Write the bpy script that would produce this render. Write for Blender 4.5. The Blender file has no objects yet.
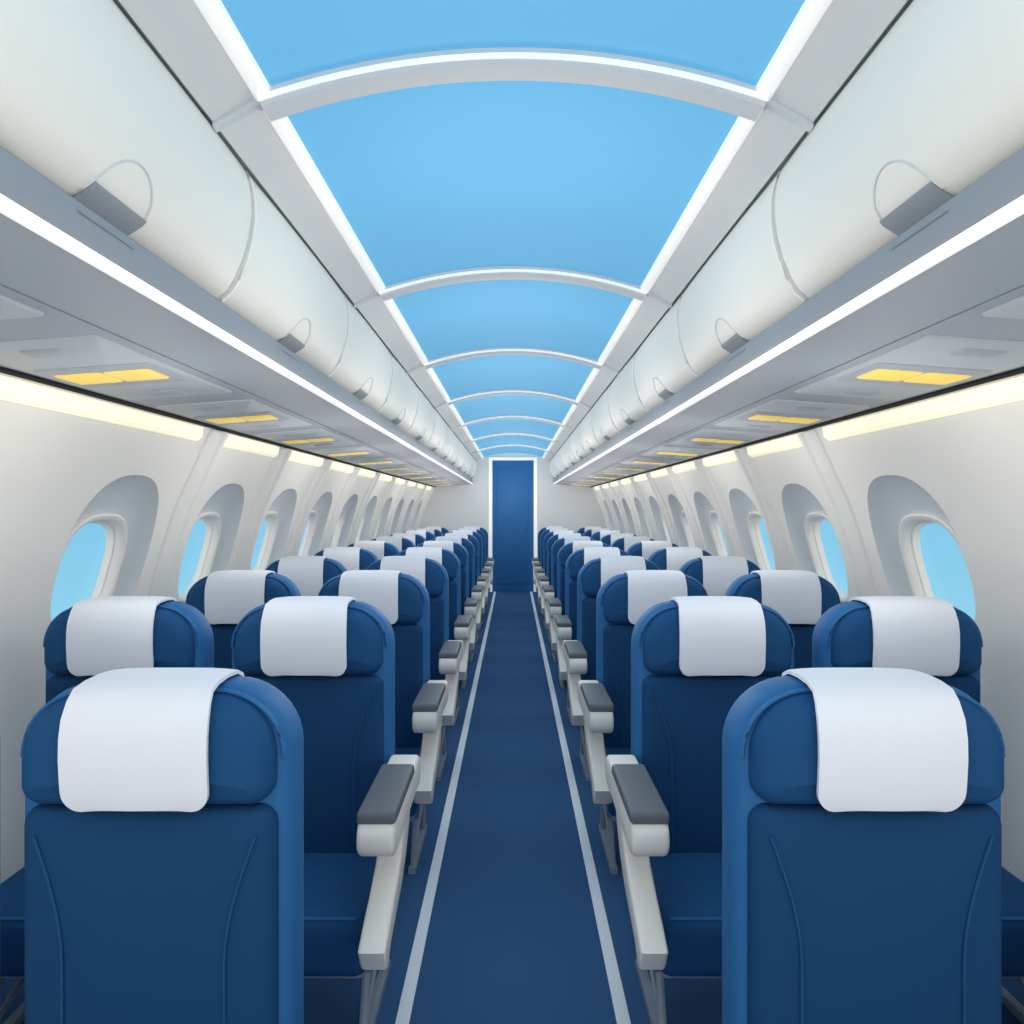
import bpy, math
from mathutils import Vector
H=1.35
Y0,Y1=-0.4,11.3
S=bpy.context.scene
S.view_settings.view_transform='Standard'
S.view_settings.look='None'

def lin(c):
    r=[]
    for v in c:
        v=v/255.0
        r.append(v/12.92 if v<=0.04045 else ((v+0.055)/1.055)**2.4)
    return (r[0],r[1],r[2],1.0)

def mat(name,rgb,rough=0.6,var=0.04,scale=6.0,emit=None,es=0.0,spec=0.2,sheen=0.0,bump=0.0,bscale=300):
    m=bpy.data.materials.new(name); m.use_nodes=True
    nt=m.node_tree; b=nt.nodes['Principled BSDF']
    tc=nt.nodes.new('ShaderNodeTexCoord')
    nz=nt.nodes.new('ShaderNodeTexNoise'); nz.inputs['Scale'].default_value=scale
    nt.links.new(tc.outputs['Object'],nz.inputs['Vector'])
    mr=nt.nodes.new('ShaderNodeMapRange'); mr.inputs['To Min'].default_value=1-var; mr.inputs['To Max'].default_value=1+var
    nt.links.new(nz.outputs['Fac'],mr.inputs['Value'])
    mx=nt.nodes.new('ShaderNodeVectorMath'); mx.operation='SCALE'
    mx.inputs[0].default_value=lin(rgb)[:3]
    nt.links.new(mr.outputs['Result'],mx.inputs['Scale'])
    nt.links.new(mx.outputs['Vector'],b.inputs['Base Color'])
    b.inputs['Roughness'].default_value=rough
    b.inputs['Specular IOR Level'].default_value=spec
    if emit:
        b.inputs['Emission Color'].default_value=lin(emit); b.inputs['Emission Strength'].default_value=es
    return m

M={}
M['seat']=mat('seat_fabric_navy',(25,76,124),0.8,0.02,8)
M['body']=mat('seat_back_fabric',(20,66,110),0.8,0.02,8)
M['shell']=mat('seat_shell_blue',(42,104,160),0.55,0.03,5)  # shell blue lightened to put the seat-edge highlights into the colour
M['seam']=mat('seat_seam',(26,80,128),0.7,0.02)
M['cover']=mat('headrest_cover_cloth',(232,236,246),0.8,0.01,10)
M['arm']=mat('armrest_plastic',(230,229,224),0.5,0.02)
M['pad']=mat('armrest_pad',(100,106,114),0.5,0.03)
M['metal']=mat('seat_leg_metal',(140,152,166),0.4,0.02)
M['wall']=mat('wall_panel_white',(240,239,235),0.6,0.01,2)
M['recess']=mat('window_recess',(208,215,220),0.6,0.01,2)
M['pillar']=mat('wall_pillar',(236,236,233),0.6,0.01,2)
M['bin']=mat('bin_white',(242,240,232),0.5,0.008,1.5,spec=.15)
M['lip']=mat('bin_lip_grey',(150,157,164),0.5,0.02,3)
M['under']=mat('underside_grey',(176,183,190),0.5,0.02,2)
M['psu']=mat('psu_panel',(194,200,206),0.5,0.02,3)
M['line']=mat('dark_gap',(30,34,40),0.8,0.0)
M['gap']=mat('bin_gap_grey',(170,178,186),0.8,0.0)
M['trim']=mat('ceiling_trim',(216,219,220),0.6,0.01,3)
M['rib']=mat('ceiling_rib',(208,214,218),0.6,0.01,3)
M['white']=mat('edge_white_glow',(252,252,250),0.5,0,1,emit=(255,255,252),es=0.3)  # glow added to white rails, rib lines and door frame; none are lamps
M['edge']=mat('bin_edge_highlight',(252,252,250),0.5,0,1)
M['bandglow']=mat('bin_band_glow',(255,255,255),0.5,0,1,emit=(255,254,250),es=0.45)  # emission added to the plain white band under the bins for extra light
M['warm']=mat('valance_light',(255,250,222),0.5,0,1,emit=(255,245,208),es=0.5)
M['amber']=mat('reading_light',(250,215,110),0.5,0,1,emit=(252,214,105),es=0.33)
M['blue']=mat('ceiling_blue',(108,182,224),0.7,0.01,1,emit=(108,186,230),es=0.28)
M['carpet']=mat('carpet_blue',(56,94,138),0.9,0.04,3,spec=0.1)
M['stripe']=mat('aisle_stripe',(232,240,248),0.6,0.02,4)
M['door']=mat('door_blue',(48,110,168),0.5,0.03,1)
M['endw']=mat('bulkhead_white',(230,232,232),0.6,0.01,2)

class MB:
    def __init__(s): s.v=[];s.f=[];s.m=[];s.mats=[]
    def mi(s,k):
        if k not in s.mats: s.mats.append(k)
        return s.mats.index(k)
    def loft(s,rings,k,closed=True,c0=False,c1=False):
        mi=s.mi(k); base=len(s.v); n=len(rings[0])
        for r in rings: s.v.extend([tuple(p) for p in r])
        for i in range(len(rings)-1):
            for j in range(n if closed else n-1):
                a=base+i*n+j; b=base+i*n+(j+1)%n
                s.f.append((a,b,b+n,a+n)); s.m.append(mi)
        if c0: s.f.append(tuple(base+j for j in range(n))[::-1]); s.m.append(mi)
        if c1: s.f.append(tuple(base+(len(rings)-1)*n+j for j in range(n))); s.m.append(mi)
    def box(s,x0,x1,y0,y1,z0,z1,k,bev=0.0):
        o=rrect(x0,x1,z0,z1,max(bev,1e-4),max(bev,1e-4),3)
        s.puff(o,y0,y1,k,bev*0.7 if bev else 0,bev*0.7 if bev else 0,0,XZ)
    def puff(s,o,yf,yb,k,r,rb,bulge,fn):
        rings=[]
        if rb>0:
            for t in (0,0.33,0.66,1):
                a=t*math.pi/2
                rings.append((inset(o,rb*(1-math.sin(a))), yb-rb*(1-math.cos(a))))
        else: rings.append((o,yb))
        if r>0:
            for t in (0,0.25,0.5,0.75,1):
                a=t*math.pi/2
                rings.append((inset(o,r*(1-math.cos(a))), yf+r*(1-math.sin(a))))
        else: rings.append((o,yf))
        if bulge:
            last=rings[-1][0]; cx=sum(p[0] for p in last)/len(last); cz=sum(p[1] for p in last)/len(last)
            for q in (0.9,0.75,0.55,0.3,0.08):
                rings.append(([(cx+(p[0]-cx)*q,cz+(p[1]-cz)*q) for p in last], yf-bulge*(1-q*q)))
        s.loft([[fn(a,b,c) for a,b in ring] for ring,c in rings],k,True,True,True)
    def tube(s,pts,rad,k,n=6,closed=False,caps=True):
        rings=[];P=[Vector(p) for p in pts];N=len(P)
        for i,p in enumerate(P):
            if closed: t=P[(i+1)%N]-P[i-1]
            else: t=P[min(i+1,N-1)]-P[max(i-1,0)]
            t.normalize()
            up=Vector((0,0,1)) if abs(t.z)<0.9 else Vector((0,1,0))
            a=t.cross(up).normalized(); b=t.cross(a)
            rings.append([p+rad*(math.cos(2*math.pi*j/n)*a+math.sin(2*math.pi*j/n)*b) for j in range(n)])
        s.loft(rings,k,True,caps,caps)
    def mesh(s,name,mirror=False,angle=40):
        me=bpy.data.meshes.new(name)
        v=[(-x,y,z) for x,y,z in s.v] if mirror else s.v
        me.from_pydata(v,[],s.f)
        for k in s.mats: me.materials.append(M[k])
        me.polygons.foreach_set('material_index',s.m)
        import bmesh
        bm=bmesh.new(); bm.from_mesh(me); bmesh.ops.recalc_face_normals(bm,faces=bm.faces[:]); bm.to_mesh(me); bm.free()
        me.polygons.foreach_set('use_smooth',[True]*len(me.polygons))
        me.set_sharp_from_angle(angle=math.radians(angle))
        me.update()
        return me
    def obj(s,name,mirror=False,loc=(0,0,0),angle=40):
        return add(name,s.mesh(name,mirror,angle),loc)
def add(name,me,loc=(0,0,0)):
    o=bpy.data.objects.new(name,me); o.location=loc; S.collection.objects.link(o); return o
XZ=lambda a,b,c:(a,c,b)
YZ=lambda a,b,c:(c,a,b)
def inset(o,d):
    n=len(o);r=[]
    if d==0: return list(o)
    for i in range(n):
        p,q,w=o[i-1],o[i],o[(i+1)%n]
        tx,tz=w[0]-p[0],w[1]-p[1];L=math.hypot(tx,tz) or 1
        r.append((q[0]-tz/L*d,q[1]+tx/L*d))
    return r
def rrect(x0,x1,z0,z1,rt,rb,n=8):
    o=[]
    for cx,cz,a0,r in ((x1-rb,z0+rb,-90,rb),(x1-rt,z1-rt,0,rt),(x0+rt,z1-rt,90,rt),(x0+rb,z0+rb,180,rb)):
        for i in range(n+1):
            a=math.radians(a0+90*i/n); o.append((cx+r*math.cos(a),cz+r*math.sin(a)))
    return o

# ---------------- seats ----------------
def seat(aisle,kz=1.0,kx=1.0):
    b=MB()
    b.puff(rrect(-.235,.235,.28,1.072,.125,.03,10),.025,.125,'shell',.03,.03,0,XZ)
    b.puff(rrect(-.212,.212,.872,1.060,.105,.04,10),-.018,.06,'seat',.035,.01,.014,XZ)
    b.puff(rrect(-.214,.214,.33,.868,.03,.03,6),.0,.06,'body',.022,.01,.010,XZ)
    o=rrect(-.224,.224,.29,1.064,.116,.03,10)
    b.tube([(x,.026,z) for x,z in o if z>.36],.0045,'shell',6)
    for sx in (-1,1):
        pts=[]
        for i in range(17):
            t=i/16; z=.825-.45*t; x=.185-.05*math.sin(min(t*2.2,1)*math.pi*.5)*1.0+.0*t
            pts.append((sx*x,-.0032 - .0045*math.sin(min(1,t*2)*math.pi*.5),z))
        b.tube(pts,.0025,'seam',6)
    # cover
    path=[(-.0350,.880),(-.0354,.882),(-.0362,.886),(-.0375,.891),(-.0388,.898),(-.040,.905),(-.0415,.915),(-.044,.94),(-.046,.97),(-.045,1.005),(-.040,1.035),(-.028,1.063),(-.008,1.080),(.02,1.087),(.06,1.089),(.10,1.086),(.125,1.074),(.137,1.05),(.14,1.01),(.14,.96)]
    rings=[];acc=0;RC=.034
    for i,(y,z) in enumerate(path):
        p0=path[max(i-1,0)];p1=path[min(i+1,len(path)-1)]
        ty,tz=p1[0]-p0[0],p1[1]-p0[1];L=math.hypot(ty,tz);ny,nz=-tz/L,ty/L
        if i: acc+=math.hypot(y-path[i-1][0],z-path[i-1][1])
        w=.120-.006*min(1,max(0,(acc-.15)/.1))
        if acc<RC: w-=RC*(1-math.sqrt(max(0,1-(1-acc/RC)**2)))*.85
        r=[]
        for j in range(11):
            x=-w+2*w*j/10; cv=.006*(x/w)**2 if i<12 else 0; r.append((x,y+cv,z-(0.004*(x/w)**4)))
        for j in range(10,-1,-1):
            x=-w+2*w*j/10; cv=.006*(x/w)**2 if i<12 else 0; r.append((x,y-ny*.007+cv,z-nz*.007-(0.004*(x/w)**4)))
        rings.append(r)
    b.loft(rings,'cover',True,True,True)
    if kz!=1.0: b.v=[(x*kx,y,.885+(z-.885)*kz if z>.885 else z) for x,y,z in b.v]
    o=[]
    for cy,cz_,a0,r in ((.0,.215,-90,.015),(.0,.345,0,.02),(-.26,.315,90,.05),(-.27,.24,180,.04)):
        for i in range(7):
            a=math.radians(a0+90*i/6); o.append((cy+r*math.cos(a),cz_+r*math.sin(a)))
    b.puff(o,-.232*kx,.232*kx,'seat',.03,.03,0,YZ)
    b.tube([(-.205,-.296,.350),(0,-.296,.350),(.205,-.296,.350)],.004,'shell',6)
    b.box(-.21,.21,-.24,-.20,.165,.205,'metal',.008)
    b.box(-.21,.21,-.02,.02,.165,.205,'metal',.008)
    for lx in ((-.17,.215)):
        b.puff([(-.30,.0),(.06,.0),(.06,.022),(-.30,.022)],lx-.013,lx+.013,'metal',0,0,0,YZ)
        b.tube([(lx,-.22,.17),(lx,-.27,.02)],.011,'metal',8)
        b.tube([(lx,.0,.17),(lx,.03,.02)],.011,'metal',8)
        b.tube([(lx,-.255,.05),(lx,.0,.165)],.008,'metal',8)
    if aisle:
        b.puff(rrect(-.42,.06,.548,.636,.041,.041,8),.232,.318,'arm',.012,.012,0,YZ)
        b.puff(rrect(-.405,-.09,.628,.655,.012,.004,4),.230,.320,'pad',.008,.008,0,YZ)
        cl=[(-.115,.60,.05),(-.14,.53,.050),(-.185,.475,.046),(-.25,.43,.040),(-.33,.40,.034),(-.40,.375,.032),(-.45,.345,.034)]
        up=[];dn=[]
        for i,(y,z,w) in enumerate(cl):
            p0=cl[max(i-1,0)];p1=cl[min(i+1,len(cl)-1)]
            ty,tz=p1[0]-p0[0],p1[1]-p0[1];L=math.hypot(ty,tz);ny,nz=-tz/L,ty/L
            up.append((y+ny*w,z+nz*w));dn.append((y-ny*w,z-nz*w))
        o=dn+up[::-1]
        A=sum(o[i-1][0]*o[i][1]-o[i][0]*o[i-1][1] for i in range(len(o)))
        if A<0:o=o[::-1]
        b.puff(o,.246,.308,'arm',.010,.010,0,YZ)
        b.puff(rrect(-.40,.02,.300,.335,.012,.012,4),.236,.262,'arm',.004,.004,0,YZ)
    return b
sa=seat(True); sw=seat(False); s0=seat(False,.93,.955)
meL=sa.mesh('airplane_seat_aisle_left'); meR=sa.mesh('airplane_seat_aisle_right',True); meW=sw.mesh('airplane_seat_window'); me0=s0.mesh('airplane_seat_front')
D=[1.12+.88*k for k in range(11)]
for i,d in enumerate(D):
    add('airplane_seat',me0 if i==0 else meL,(-.588 if i else -.588,d,0)); add('airplane_seat',me0 if i==0 else meR,(.588 if i else .588,d,0))
    add('airplane_seat',meW,(-1.132,d,0)); add('airplane_seat',meW,(1.132,d,0))

# ---------------- floor ----------------
b=MB()
b.loft([[(-1.55,Y0,0),(1.55,Y0,0)],[(-1.55,Y1+.1,0),(1.55,Y1+.1,0)]],'carpet',False)
b.loft([[(-1.55,Y0,-.05),(1.55,Y0,-.05)],[(-1.55,Y1+.1,-.05),(1.55,Y1+.1,-.05)]],'carpet',False)
b.obj('floor')
for sx in (-1,1):
    b=MB(); b.box(sx*.290-.018,sx*.290+.018,Y0,Y1-.02,0.0,.004,'stripe'); b.obj('trim_aisle_stripe')

# ---------------- walls ----------------
WP=[(.345,1.262),(.30,1.285),(.2,1.33),(0.0,1.42),(-.15,1.47),(-.3,1.512),(-.45,1.54),(-.62,1.55),(-.9,1.535),(-1.35,1.47)]
def X(z):
    if z>=WP[0][0]: return WP[0][1]
    for i in range(len(WP)-1):
        z0,x0=WP[i];z1,x1=WP[i+1]
        if z0>=z>=z1:
            t=(z-z0)/(z1-z0)
            zm,xm=WP[max(i-1,0)];zp,xp=WP[min(i+2,len(WP)-1)]
            m0=(x1-xm)/(z1-zm) if z1!=zm else 0; m1=(xp-x0)/(zp-z0)
            h=z1-z0
            return (2*t**3-3*t*t+1)*x0+(t**3-2*t*t+t)*h*m0+(-2*t**3+3*t*t)*x1+(t**3-t*t)*h*m1
    return WP[-1][1]
ZT,ZB=.345,-.66
WC=[1.68+.88*k for k in range(11)]
N=64
DEP=.07
def ringpt(th,n,cy,cz,hy,hz):
    c,s=math.cos(th),math.sin(th)
    if n is None: r=1/max(abs(c),abs(s))
    else: r=(abs(c)**n+abs(s)**n)**(-1/n)
    return cy+hy*c*r, cz+hz*s*r
def build_wall(sx,name):
    b=MB()
    zs=[ZT+(ZB-ZT)*i/20 for i in range(21)]
    def strip(y0,y1):
        b.loft([[(sx*X(z),y0,z+H) for z in zs],[(sx*X(z),y1,z+H) for z in zs]],'wall',False)
    strip(Y0,WC[0]-.44); strip(WC[-1]+.44,Y1+.05)
    zl=[ZB+(-1.37-ZB)*i/10 for i in range(11)]
    b.loft([[(sx*X(z),Y0,z+H) for z in zl],[(sx*X(z),Y1+.05,z+H) for z in zl]],'wall',False)
    for yc in WC:
        A=[ringpt(2*math.pi*j/N,None,yc,(ZT+ZB)/2,.44,(ZT-ZB)/2) for j in range(N)]
        B=[ringpt(2*math.pi*j/N,2.5,yc,-.195,.275,.315) for j in range(N)]
        C=[ringpt(2*math.pi*j/N,2.8,yc+.0,-.24,.200,.212) for j in range(N)]
        rings=[]
        for t in [i/8 for i in range(9)]:
            rings.append([(sx*X(a[1]*(1-t)+q[1]*t),a[0]*(1-t)+q[0]*t,a[1]*(1-t)+q[1]*t+H) for a,q in zip(A,B)])
        b.loft(rings,'wall',True)
        rr=[]
        for t,dx in ((0,0),(.05,.012),(.2,.04),(.45,.058),(.75,.067),(1,DEP)):
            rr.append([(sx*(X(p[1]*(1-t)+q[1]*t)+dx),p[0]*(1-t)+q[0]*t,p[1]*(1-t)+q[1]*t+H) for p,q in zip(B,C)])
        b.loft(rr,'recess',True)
    o=b.obj(name)
    for i,yc in enumerate(WC[1:]):
        y=yc+.44
        p=MB(); rings=[]
        zz=[ZT-.02+( -1.3-ZT)*k/40 for k in range(41)]
        for dy,dx in ((-.070,-.01),(-.066,.010),(-.056,.018),(.025,.020),(.032,.034),(.052,.036),(.062,.026),(.068,-.01)):
            rings.append([(sx*(X(z)-dx),y+dy,z+H) for z in zz])
        p.loft(rings,'pillar',False)
        p.obj('trim_wall_pillar')
    seg=[(Y0,WC[1]+.44-.16)]+[(WC[i]+.44+.10,WC[i+1]+.44-.12) for i in range(1,len(WC)-1)]
    for y0,y1 in seg:
        p=MB(); prof=[(1.255,.325),(1.262,.287),(1.282,.272),(1.30,.29),(1.29,.325)]
        rings=[[(sx*x,y,z+H) for x,z in prof] for y in (y0,y1)]
        p.loft(rings,'warm',True,True,True)
        p.obj('wall_valance_light')
build_wall(-1,'wall_left'); build_wall(1,'wall_right')
pane=bpy.data.materials.new('window_pane'); pane.use_nodes=True
nt=pane.node_tree; nt.nodes.clear()
out=nt.nodes.new('ShaderNodeOutputMaterial'); tr=nt.nodes.new('ShaderNodeBsdfTransparent'); gl=nt.nodes.new('ShaderNodeBsdfGlossy'); mx=nt.nodes.new('ShaderNodeMixShader')
tr.inputs['Color'].default_value=(.95,.98,1,1); gl.inputs['Roughness'].default_value=.1; mx.inputs[0].default_value=.04
nt.links.new(tr.outputs[0],mx.inputs[1]);nt.links.new(gl.outputs[0],mx.inputs[2]);nt.links.new(mx.outputs[0],out.inputs[0])
M['pane']=pane
wi=0
for sx in (-1,1):
    for yc in WC:
        wi+=1
        b=MB()
        def R(hy,hz,dx,n=2.8): return [(lambda p:(sx*(X(p[1])+dx),p[0],p[1]+H))(ringpt(2*math.pi*j/N,n,yc,-.24,hy,hz)) for j in range(N)]
        b.loft([R(.210,.222,DEP+.005),R(.207,.219,DEP-.013),R(.200,.212,DEP-.019),R(.189,.201,DEP-.017),R(.182,.194,DEP-.007),R(.180,.192,DEP+.015),R(.174,.186,DEP+.018),R(.172,.184,DEP+.045)],'wall',True)
        b.loft([R(.177,.189,DEP+.035),R(.09,.095,DEP+.035),R(.002,.002,DEP+.035)],'pane',True,False,True)
        b.obj('window_%d'%wi)

# ---------------- ceiling ----------------
SG=.085; RR=(.5**2+SG**2)/(2*SG)
def cz(x): return H+.81+SG-RR+math.sqrt(RR*RR-x*x)
xs=[-.5+1.0*i/24 for i in range(25)]
b=MB()
b.loft([[(x,y,cz(x)) for x in xs] for y in (Y0,Y1+.05)],'blue',False)
b.obj('ceiling')
RIB=[.1,1.39,2.62,3.92,5.3,6.75,8.3,9.8]
for y in RIB:
    b=MB()
    def arc(q,x):
        z=cz(x); ca=math.sqrt(RR*RR-x*x)/RR; sa_=x/RR
        return [(x+sa_*h,y+dy,z+ca*h) for dy,h in q]
    q1=[(-.03,.01),(-.03,-.022),(-.026,-.030),(-.018,-.033),(.02,-.033),(.027,-.030),(.03,-.022),(.03,.01)]
    b.loft([arc(q1,x) for x in xs],'rib',True,True,True)
    q2=[(-.034,-.012),(-.034,-.021),(-.029,-.022),(-.029,-.011)]
    b.loft([arc(q2,x) for x in xs],'white',True,True,True)
    for sx in (-1,1):
        rg=[[(sx*x,y+dy,z+H+h) for dy,h in ((-.012,.006),(-.012,-.002),(-.009,-.005),(.009,-.005),(.012,-.002),(.012,.006))] for x,z in ((.485,.800),(.512,.8),(.592,.755))]
        b.loft(rg,'rib',True,True,True)
    b.obj('ceiling_rib')
for sx in (-1,1):
    b=MB()
    def ex(prof,k,y0=Y0,y1=Y1+.03,closed=True):
        b.loft([[(sx*x,y,z+H) for x,z in prof] for y in (y0,y1)],k,closed,closed,closed)
    ex([(.47,.83),(.474,.806),(.482,.800),(.500,.800),(.506,.803),(.510,.812),(.51,.84)],'white')
    ex([(.505,.808),(.512,.8045),(.590,.7605),(.5935,.762),(.5935,.80)],'trim',closed=False)
    b.obj('trim_ceiling_rail')
    b=MB()
    ex([(.5955,.776),(.66,.776)],'gap',closed=False)
    ex([(.590,.805),(.71,.805),(.71,.46)],'gap',closed=False)
    ex([(.70,.474),(.665,.470),(.655,.462),(.652,.41),(.656,.40),(.72,.395)],'lip',closed=False)
    ex([(.668,.405),(.655,.402),(.653,.388),(.660,.385),(.672,.387)],'bandglow')
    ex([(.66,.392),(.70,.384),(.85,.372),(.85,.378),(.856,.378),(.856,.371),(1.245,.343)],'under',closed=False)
    ex([(1.24,.36),(1.24,.336),(1.256,.333),(1.275,.336),(1.275,.36)],'line')
    b.obj('trim_bin_underside')
    for k in range(12):
        yc=.97+.88*k
        if yc>Y1-.4: continue
        p=MB()
        def zz(x): return H+.371-(x-.856)*(.028/.389)
        def slab(x0,x1,y0,y1,t0,t1,k_):
            o=rrect(x0,x1,y0,y1,.012,.012,4)
            if t1>t0: t0,t1=t1,t0
            rings=[[(sx*a,c,zz(a)+t0) for a,c in o],[(sx*a,c,zz(a)+t1+.003) for a,c in o],[(sx*a,c,zz(a)+t1) for a,c in inset(o,.004)]]
            p.loft(rings,k_,True,True,True)
        slab(.885,1.215,yc-.36,yc+.36,.004,-.006,'psu')
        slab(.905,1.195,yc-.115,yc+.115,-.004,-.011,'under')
        slab(.930,1.050,yc-.065,yc+.055,-.009,-.014,'amber')
        slab(1.056,1.176,yc-.065,yc+.055,-.009,-.014,'amber')
        for q in (-.27,.27):
            slab(1.0,1.1,yc+q-.03,yc+q+.03,-.004,-.010,'under')
        p.obj('passenger_service_unit')
    prof=[(.70,.772),(.625,.772),(.608,.768),(.597,.757),(.586,.735),(.577,.70),(.575,.66),(.581,.61),(.596,.56),(.618,.515),(.640,.487),(.665,.472),(.70,.472)]
    def inw(d,pil=0.0):
        r=[]
        for i,(x,z) in enumerate(prof):
            p0=prof[max(i-1,0)];p1=prof[min(i+1,len(prof)-1)]
            tx,tz=p1[0]-p0[0],p1[1]-p0[1];L=math.hypot(tx,tz)
            dd=d+pil*max(0,math.sin(math.pi*(i-2)/9)) if 2<=i<=11 else d
            r.append((x-tz/L*dd,z+tx/L*dd) if i not in (0,len(prof)-1) else (x,z+(-d if i==0 else d)))
        return r
    def surf(s):
        pts=prof[::-1][1:]
        acc=0
        for i in range(len(pts)-1):
            L=math.dist(pts[i],pts[i+1])
            if s<=acc+L or i==len(pts)-2:
                t=(s-acc)/L; return (pts[i][0]*(1-t)+pts[i+1][0]*t,pts[i][1]*(1-t)+pts[i+1][1]*t)
            acc+=L
    seams=[Y0]+[.67+.92*k for k in range(12)]
    seams=[q for q in seams if q<Y1-.2]+[Y1]
    for y0,y1 in zip(seams[:-1],seams[1:]):
        p=MB(); rings=[]
        PL=.013
        cr=[(.005,.03,PL),(.005,.014,PL),(.008,.005,PL),(.015,.001,PL),(.024,0,PL*.94)]
        for dy,d,pl in cr: rings.append([(sx*x,y0+dy,z+H) for x,z in inw(d,pl)])
        ym,hl=(y0+y1)/2,(y1-y0)/2-.024
        for q in (-.85,-.7,-.5,-.25,0,.25,.5,.7,.85):
            rings.append([(sx*x,ym+q*hl,z+H) for x,z in inw(0,PL*.94*q**4)])
        for dy,d,pl in cr[::-1]: rings.append([(sx*x,y1-dy,z+H) for x,z in inw(d,pl)])
        p.loft(rings,'bin',False)
        p.tube([(sx*x,y0+.010,z+H) for x,z in inw(.0015,PL)[1:-1]],.0035,'edge',6)  # white tube drawn as the highlight on the rounded bin end
        yc=(y0+y1)/2+.0
        if y1-y0>.5:
            ra=.075
            def sp(y,s,off):
                x,z=surf(s); x2,z2=surf(s+.01); tx,tz=x2-x,z2-z; L=math.hypot(tx,tz)
                return (sx*(x-tz/L*off),y,z+tx/L*off+H)
            pts=[sp(yc+ra*math.cos(a),.02+1.15*ra*math.sin(a),.0005) for a in [math.pi*i/20 for i in range(21)]]
            p.tube(pts,.0022,'trim',6)
            rows=[]
            for s_ in (-.012,.0,.015,.03,.040):
                if s_<0: rows.append([(sx*.652,yc+q*ra*1.05,.445+H) for q in (-1,-.5,0,.5,1)])
                else: rows.append([sp(yc+q*ra*1.0,s_,.004) for q in (-1,-.5,0,.5,1)])
            p.loft(rows,'lip',False)
        p.obj('overhead_bin')

# ---------------- end bulkhead & door ----------------
b=MB()
dw,dh=.335,2.12
def quad(x0,x1,z0,z1,y=Y1,k='endw'): b.loft([[(x0,y,z0),(x1,y,z0)],[(x0,y,z1),(x1,y,z1)]],k,False)
quad(-1.6,-dw,-.02,2.4);quad(dw,1.6,-.02,2.4);quad(-dw,dw,dh,2.4)
b.obj('wall_back')
b=MB()
fo=[(-.39,0),(-.39,dh+.045),(.39,dh+.045),(.39,0),(dw,0),(dw,dh),(-dw,dh),(-dw,0)]
b.loft([[(x,y,z) for x,z in fo] for y in (Y1-.03,Y1+.04)],'white',True,True,True)
b.obj('trim_door_frame')
b=MB()
b.box(-dw,dw,Y1+.012,Y1+.05,.0,dh,'door',.004)
b.puff(rrect(-.27,.27,.12,2.0,.04,.04,5),Y1+.004,Y1+.02,'door',.006,0,0,XZ)
b.box(.22,.25,Y1-.006,Y1+.01,.98,1.08,'shell',.008)
b.obj('door_1')

# ---------------- added fill lights, no fixtures in the cabin ----------------
def fill_light(loc,e,rad,col=(1,.965,.91)):
    l=bpy.data.lights.new('added_fill_light','POINT'); l.energy=e; l.shadow_soft_size=rad; l.color=col
    o=bpy.data.objects.new('added_fill_light',l); o.location=loc; S.collection.objects.link(o)
for k in range(9): fill_light((0,.5+1.27*k,H+.30),6.4,.22)
for sx in (-1,1):
    for k in range(9): fill_light((sx*.9,.55+1.25*k,H+.04),2.9,.2)

# ---------------- world ----------------
w=bpy.data.worlds.new('sky'); S.world=w; w.use_nodes=True
nt=w.node_tree; bg=nt.nodes['Background']
tc=nt.nodes.new('ShaderNodeTexCoord'); sp_=nt.nodes.new('ShaderNodeSeparateXYZ'); nt.links.new(tc.outputs['Generated'],sp_.inputs[0])
m1=nt.nodes.new('ShaderNodeMapRange'); m1.inputs['From Min'].default_value=-.25; m1.inputs['From Max'].default_value=.2
nt.links.new(sp_.outputs['Z'],m1.inputs['Value'])
c1=nt.nodes.new('ShaderNodeMix'); c1.data_type='RGBA'; c1.inputs[6].default_value=lin((165,224,244)); c1.inputs[7].default_value=lin((100,190,235))
nt.links.new(m1.outputs[0],c1.inputs[0])
m2=nt.nodes.new('ShaderNodeMapRange'); m2.interpolation_type='SMOOTHSTEP'; m2.inputs['From Min'].default_value=-.1; m2.inputs['From Max'].default_value=-.6
nt.links.new(sp_.outputs['Y'],m2.inputs['Value'])
c2=nt.nodes.new('ShaderNodeMix'); c2.data_type='RGBA'; c2.inputs[7].default_value=(1.2,1.17,1.1,1)  # warm white added behind the camera as fill through the open cabin end
nt.links.new(m2.outputs[0],c2.inputs[0]); nt.links.new(c1.outputs[2],c2.inputs[6]); nt.links.new(c2.outputs[2],bg.inputs[0])

cam=bpy.data.cameras.new('camera'); co=bpy.data.objects.new('camera',cam); S.collection.objects.link(co)
co.location=(0,0,H); co.rotation_euler=(math.radians(90),0,0)
cam.sensor_width=36; cam.lens=36*700/1024; cam.shift_y=-4/1024; cam.shift_x=-1/1024; cam.clip_start=.02
S.camera=co
